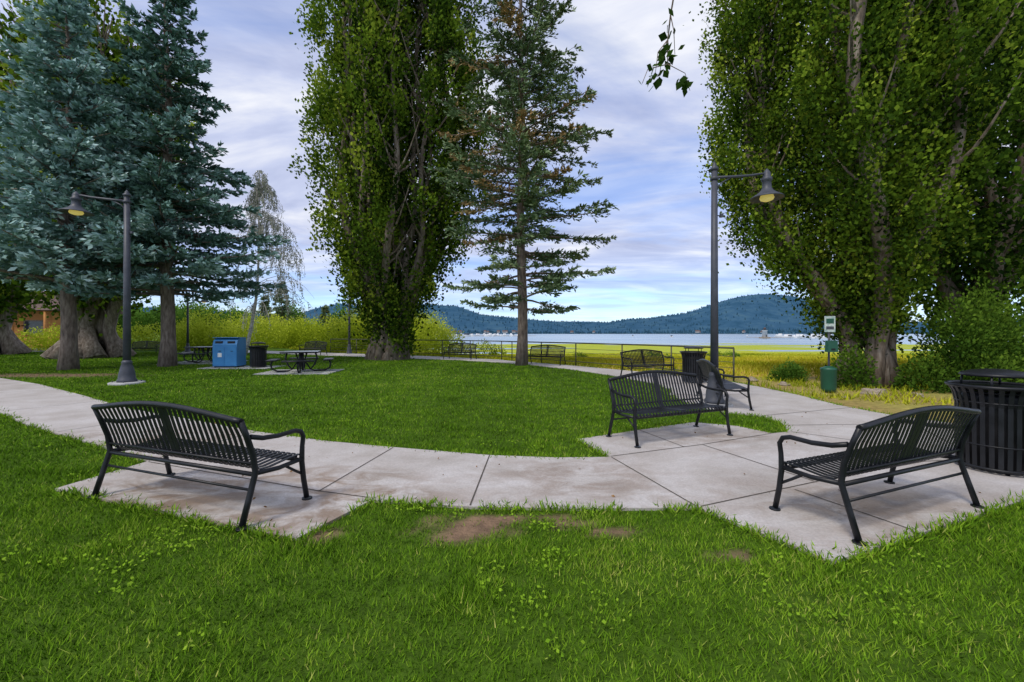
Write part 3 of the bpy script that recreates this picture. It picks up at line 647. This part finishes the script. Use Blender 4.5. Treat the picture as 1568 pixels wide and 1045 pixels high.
mb=MB(); w=1.0
side=[(-.38,.06),(.38,.06),(.38,1.0),(.30,1.2),(.12,1.3),(-.38,1.3)]
vs=[(-w/2,-d,z) for d,z in side]+[(w/2,-d,z) for d,z in side]; n=len(side)
mb.add(vs,[tuple(range(n)),tuple(range(2*n-1,n-1,-1))]+[(i,i+n,(i+1)%n+n,(i+1)%n) for i in range(n)])
mb.box((0,0,.03),(w*.92,.66,.06),1)
for sx in(-1,1):
    mb.box((sx*w/4,-.386,.5),(w*.45,.012,.8)); mb.tube([(sx*w/4,-.40,.72),(sx*w/4+.1,-.40,.72)],.012,6,mat=1)
    mb.box((sx*w/4,-.352,1.105),(w*.3,.02,.10),1)
mb.box((-.2,-.396,.55),(.16,.008,.18),2)
mb.box((0,.0,1.312),(w+.04,.70,.02))
mb.obj('recycling_bin',[M_blue,M_black,M_white],loc=(-12.6,18.8,.03),rz=.1)

E=empty('pet_waste_station',(8.35,11.1,0)); mb=MB()
mb.tube([(0,0,-.05),(0,0,1.98)],.025,8,mat=0); mb.box((0,-.035,1.78),(.28,.012,.42),1); mb.box((0,-.043,1.86),(.2,.004,.13),2); mb.box((0,-.043,1.68),(.2,.004,.08),0)
mb.box((0,-.09,1.2),(.26,.13,.3),2,taper=.92); mb.box((0,-.158,1.12),(.1,.008,.05),3)
mb.lathe([(.15,.03),(.17,.1),(.175,.58),(.185,.6),(.18,.63),(.08,.68),(.02,.69)],c=(-.12,-.15,0),n=20,mat=2)
mb.obj('post_sign_and_bin',[M_pole,M_sign,M_green,M_black],E)
def rock(x,y,s):
    bpy.ops.mesh.primitive_ico_sphere_add(subdivisions=3,radius=1,location=(x,y,s*.15)); o=bpy.context.object; o.name='rock'
    for v in o.data.vertices:
        k=1+.22*math.sin(v.co.x*3+x*5)*math.cos(v.co.y*4+y)+.12*math.sin(v.co.z*6+x); v.co*=k
    o.scale=(s,s*.8,s*.5); o.rotation_euler=(0,0,x*3); o.data.materials.append(M_rock)
    for p in o.data.polygons: p.use_smooth=True
for x,y,s in[(9.0,10.6,.22),(9.5,10.9,.16),(8.0,12.4,.15),(9.9,10.3,.13),(7.7,13.5,.2),(7.9,10.0,.08)]: rock(x,y,s)

rng=np.random.default_rng(5); P=np.column_stack([rng.uniform(-5,6,260),rng.uniform(2.6,8,260),np.full(260,ZT+.01)])
k=inside(P[:,0],P[:,1],poly)&(rng.uniform(0,1,260)<.5); P=P[k]; D=np.column_stack([rng.normal(size=(len(P),2)),rng.uniform(0,.2,len(P))])
leaves('fallen_leaves',P,D,rng.uniform(.02,.045,len(P)),.6,rng.uniform(0,1,len(P)),M_leafdry)

# overhanging bough of a tree behind the viewer
E=empty('overhanging_tree',(3.6,-3.2,0)); mb=MB(); mb.tube([(0,0,-.1),(.05,.1,2),(-.1,.3,4.2),(-.2,.4,7)],[.3,.24,.2,.12],12)
tip=np.array([-2.48,6.1,4.75])
bp=[(-.1,.3,4.2),(-.8,2.2,5.1),(-1.7,4.4,5.4),tuple(tip)]; mb.tube(bp,[.1,.07,.045,.015],8)
P=[];D=[]
s=np.linspace(0,1,9)[:,None]; st=tip+np.array([0,0,-1.35])*s+np.array([.05,0,0])*np.sin(s*5); mb.tube(st,np.linspace(.010,.004,9),5)
for i,(dx,dz) in enumerate([(-.20,.18),(-.10,.26),(.03,.27),(.17,.16),(-.03,.2)]):
    a=st[-1-(i%3)]; e=a+np.array([dx,.04*i-.08,-dz]); mid=(a+e)/2+np.array([dx*.25,0,.03]); mb.tube([a,mid,e],[.004,.003,.002],4)
    for k in range(10):
        t=rng.uniform(.25,1); P.append(a+(e-a)*t+rng.normal(0,.022,3)); D.append(rng.normal(0,.6,3)+[dx*2,0,-.5])
mb.obj('trunk_and_bough',[M_bark],E); P=np.array(P); leaves('foliage',P,np.array(D),rng.uniform(.05,.08,len(P)),.8,rng.uniform(.1,.4,len(P)),L_popd,E)

E=empty('log_lodge_building',(-58,46,0),.15); mb=MB()
mb.box((0,0,1.9),(20,8,3.8)); 
for i in range(7):
    x=-8.4+i*2.8; mb.box((x,-4.03,2.1),(1.5,.06,1.3),2); mb.box((x,-4.06,2.8),(1.8,.1,.12),3); mb.box((x,-4.06,1.4),(1.8,.1,.12),3); mb.box((x-.82,-4.06,2.1),(.12,.1,1.25),3); mb.box((x+.82,-4.06,2.1),(.12,.1,1.25),3)
mb.add([(-10.8,-5,3.85),(10.8,-5,3.85),(10.8,5,3.85),(-10.8,5,3.85),(-10.8,0,6.2),(10.8,0,6.2)],[(0,1,5,4),(2,3,4,5),(0,4,3),(1,2,5),(3,2,1,0)],1)
for i in range(8): mb.tube([(-10+i*2.86,-4.8,0),(-10+i*2.86,-4.8,3.82)],.12,8)
mb.obj('walls_windows_roof',[M_siding,M_roof,M_glass,M_bark],E)
mb=MB(); mb.box((-52,38,0),(26,9,.03)); mb.obj('parking_lot',[M_asph])

E=empty('lighthouse',(174,290,-2.6)); mb=MB()
mb.box((0,0,.5),(5,5,1.6),1); mb.lathe([(1.9,1.2),(1.4,5.6),(1.75,5.7),(1.75,5.9)],n=16); mb.lathe([(.9,5.9),(.9,6.9)],n=12,mat=2); mb.lathe([(1.15,6.9),(.1,8.0)],n=12,mat=3); mb.box((0,-1.75,2.1),(.6,.3,1.4),2)
mb.obj('tower',[M_white,M_rock,M_glass,M_roof],E)
mb=MB(); r3=np.random.default_rng(3)
def boat(x,y,s,a,zz=-2.4):
    c,sn=math.cos(a),math.sin(a); R=lambda p:(x+s*(p[0]*c-p[1]*sn),y+s*(p[0]*sn+p[1]*c),zz+s*p[2])
    mb.add([R(p) for p in[(-1,-.35,0),(.5,-.35,0),(1.1,0,.1),(.5,.35,0),(-1,.35,0),(-1,-.45,.45),(.6,-.45,.5),(1.3,0,.6),(.6,.45,.5),(-1,.45,.45)]],[(4,3,2,1,0),(5,6,7,8,9),(0,1,6,5),(1,2,7,6),(2,3,8,7),(3,4,9,8),(4,0,5,9)])
    mb.box(R((-.1,0,.75)),(s*.8,s*.6,s*.5),int(r3.uniform()<.4),a,.8)
for i in range(34):
    y=r3.uniform(430,600); x=(r3.uniform(-.146,.025))*y; boat(x,y,r3.uniform(2.2,3.8),r3.uniform(0,6.28))
for i in range(34):
    y=r3.uniform(290,380); x=(r3.uniform(.63,.76))*y; boat(x,y,r3.uniform(2.0,3.4),r3.uniform(0,6.28))
for i in range(4):
    y=r3.uniform(300,600); x=(r3.uniform(.07,.58))*y; boat(x,y,r3.uniform(1.2,2.0),r3.uniform(0,6.28))
mb.obj('moored_boats',[M_white,M_glass])
mb=MB()
mb.box((-35,520,-2.1),(130,3,.5)); mb.box((-35,480,-2.1),(110,3,.5)); mb.box((230,350,-2.1),(70,2.5,.5)); mb.box((215,320,-2.1),(60,2.5,.5)); mb.obj('boat_docks',[M_conc2])
mb=MB()
for i in range(26):
    y=r3.uniform(1480,1580); x=r3.uniform(-350,60) if i<20 else r3.uniform(100,1100); w=r3.uniform(6,13); h=r3.uniform(3,6); a=r3.uniform(-.5,.5)
    z0=2; mb.box((x,y,z0+h/2),(w,8,h),0,a); c,sn=math.cos(a),math.sin(a)
    R=lambda p:(x+p[0]*c-p[1]*sn,y+p[0]*sn+p[1]*c,z0+p[2]); mb.add([R(p) for p in[(-w/2-.5,-5,h),(w/2+.5,-5,h),(w/2+.5,5,h),(-w/2-.5,5,h),(-w/2-.5,0,h+4),(w/2+.5,0,h+4)]],[(0,1,5,4),(2,3,4,5),(0,4,3),(1,2,5),(3,2,1,0)],1)
mb.obj('lakeside_houses',[simple('house_walls',[(.3,(.26,.25,.24)),(.7,(.45,.43,.42))],.05,.8),M_roof])

# ------------------------------------------------------------------ sky, sun
w=bpy.data.worlds.new('World'); sc.world=w; w.use_nodes=True; nt=w.node_tree; nt.nodes.clear()
out=nt.nodes.new('ShaderNodeOutputWorld'); bg=nt.nodes.new('ShaderNodeBackground'); bg.inputs[1].default_value=.15
sd=Vector((-.45,-.5,.9)).normalized(); el=math.asin(sd.z); az=math.atan2(sd.x,sd.y)
sky=nt.nodes.new('ShaderNodeTexSky'); sky.sky_type='NISHITA'; sky.sun_disc=False; sky.sun_elevation=el; sky.sun_rotation=az; sky.air_density=1.2; sky.dust_density=1; sky.altitude=2000
tc=nt.nodes.new('ShaderNodeTexCoord'); sp=nt.nodes.new('ShaderNodeSeparateXYZ'); nt.links.new(tc.outputs['Generated'],sp.inputs[0])
ad=nt.nodes.new('ShaderNodeMath'); ad.operation='MAXIMUM'; nt.links.new(sp.outputs['Z'],ad.inputs[0]); ad.inputs[1].default_value=0
ad2=nt.nodes.new('ShaderNodeMath'); ad2.operation='ADD'; nt.links.new(ad.outputs[0],ad2.inputs[0]); ad2.inputs[1].default_value=.10
dx=nt.nodes.new('ShaderNodeMath'); dx.operation='DIVIDE'; nt.links.new(sp.outputs['X'],dx.inputs[0]); nt.links.new(ad2.outputs[0],dx.inputs[1])
dy=nt.nodes.new('ShaderNodeMath'); dy.operation='DIVIDE'; nt.links.new(sp.outputs['Y'],dy.inputs[0]); nt.links.new(ad2.outputs[0],dy.inputs[1])
cb=nt.nodes.new('ShaderNodeCombineXYZ'); nt.links.new(dx.outputs[0],cb.inputs[0]); nt.links.new(dy.outputs[0],cb.inputs[1])
mp=nt.nodes.new('ShaderNodeMapping'); mp.inputs['Rotation'].default_value=(0,0,.35); mp.inputs['Scale'].default_value=(.55,1.0,1); mp.inputs['Location'].default_value=(3.1,1.7,0); nt.links.new(cb.outputs[0],mp.inputs[0])
n1=noise(nt,.9,7,.58,mp.outputs[0],.6); r1=ramp(nt,[(.34,(.45,.45,.45)),(.5,(1,1,1))]); nt.links.new(n1.outputs[0],r1.inputs[0])
n2=noise(nt,1.9,7,.56,mp.outputs[0],.5); r2_=ramp(nt,[(.34,(2.9,3.3,4.9)),(.48,(4.0,4.4,5.9)),(.64,(6.0,6.15,6.7))]); nt.links.new(n2.outputs[0],r2_.inputs[0])
rh=ramp(nt,[(.0,(.35,.35,.35)),(.08,(.6,.6,.6)),(.2,(1,1,1))]); nt.links.new(ad.outputs[0],rh.inputs[0])
mm=nt.nodes.new('ShaderNodeMath'); mm.operation='MULTIPLY'; nt.links.new(r1.outputs[0],mm.inputs[0]); nt.links.new(rh.outputs[0],mm.inputs[1])
sk=nt.nodes.new('ShaderNodeMixRGB'); sk.blend_type='MULTIPLY'; sk.inputs[0].default_value=1; sk.inputs[2].default_value=(.85,1.08,1.5,1); nt.links.new(sky.outputs[0],sk.inputs[1])
mx=nt.nodes.new('ShaderNodeMixRGB'); nt.links.new(mm.outputs[0],mx.inputs[0]); nt.links.new(sk.outputs[0],mx.inputs[1]); nt.links.new(r2_.outputs[0],mx.inputs[2])
nt.links.new(mx.outputs[0],bg.inputs[0]); nt.links.new(bg.outputs[0],out.inputs[0])
S=bpy.data.lights.new('sun','SUN'); S.energy=2.4; S.angle=math.radians(14); S.color=(1,.93,.82)
so=bpy.data.objects.new('sun',S); COL.objects.link(so); so.rotation_euler=sd.to_track_quat('Z','Y').to_euler(); so.location=(0,0,40)

cam=bpy.data.cameras.new('camera'); co_=bpy.data.objects.new('camera',cam); COL.objects.link(co_)
co_.location=(0,0,1.55); co_.rotation_euler=(math.pi/2,0,0); cam.sensor_width=36; cam.lens=36*645/1568; cam.shift_y=-12.5/1568
cam.clip_start=.05; cam.clip_end=20000; sc.camera=co_
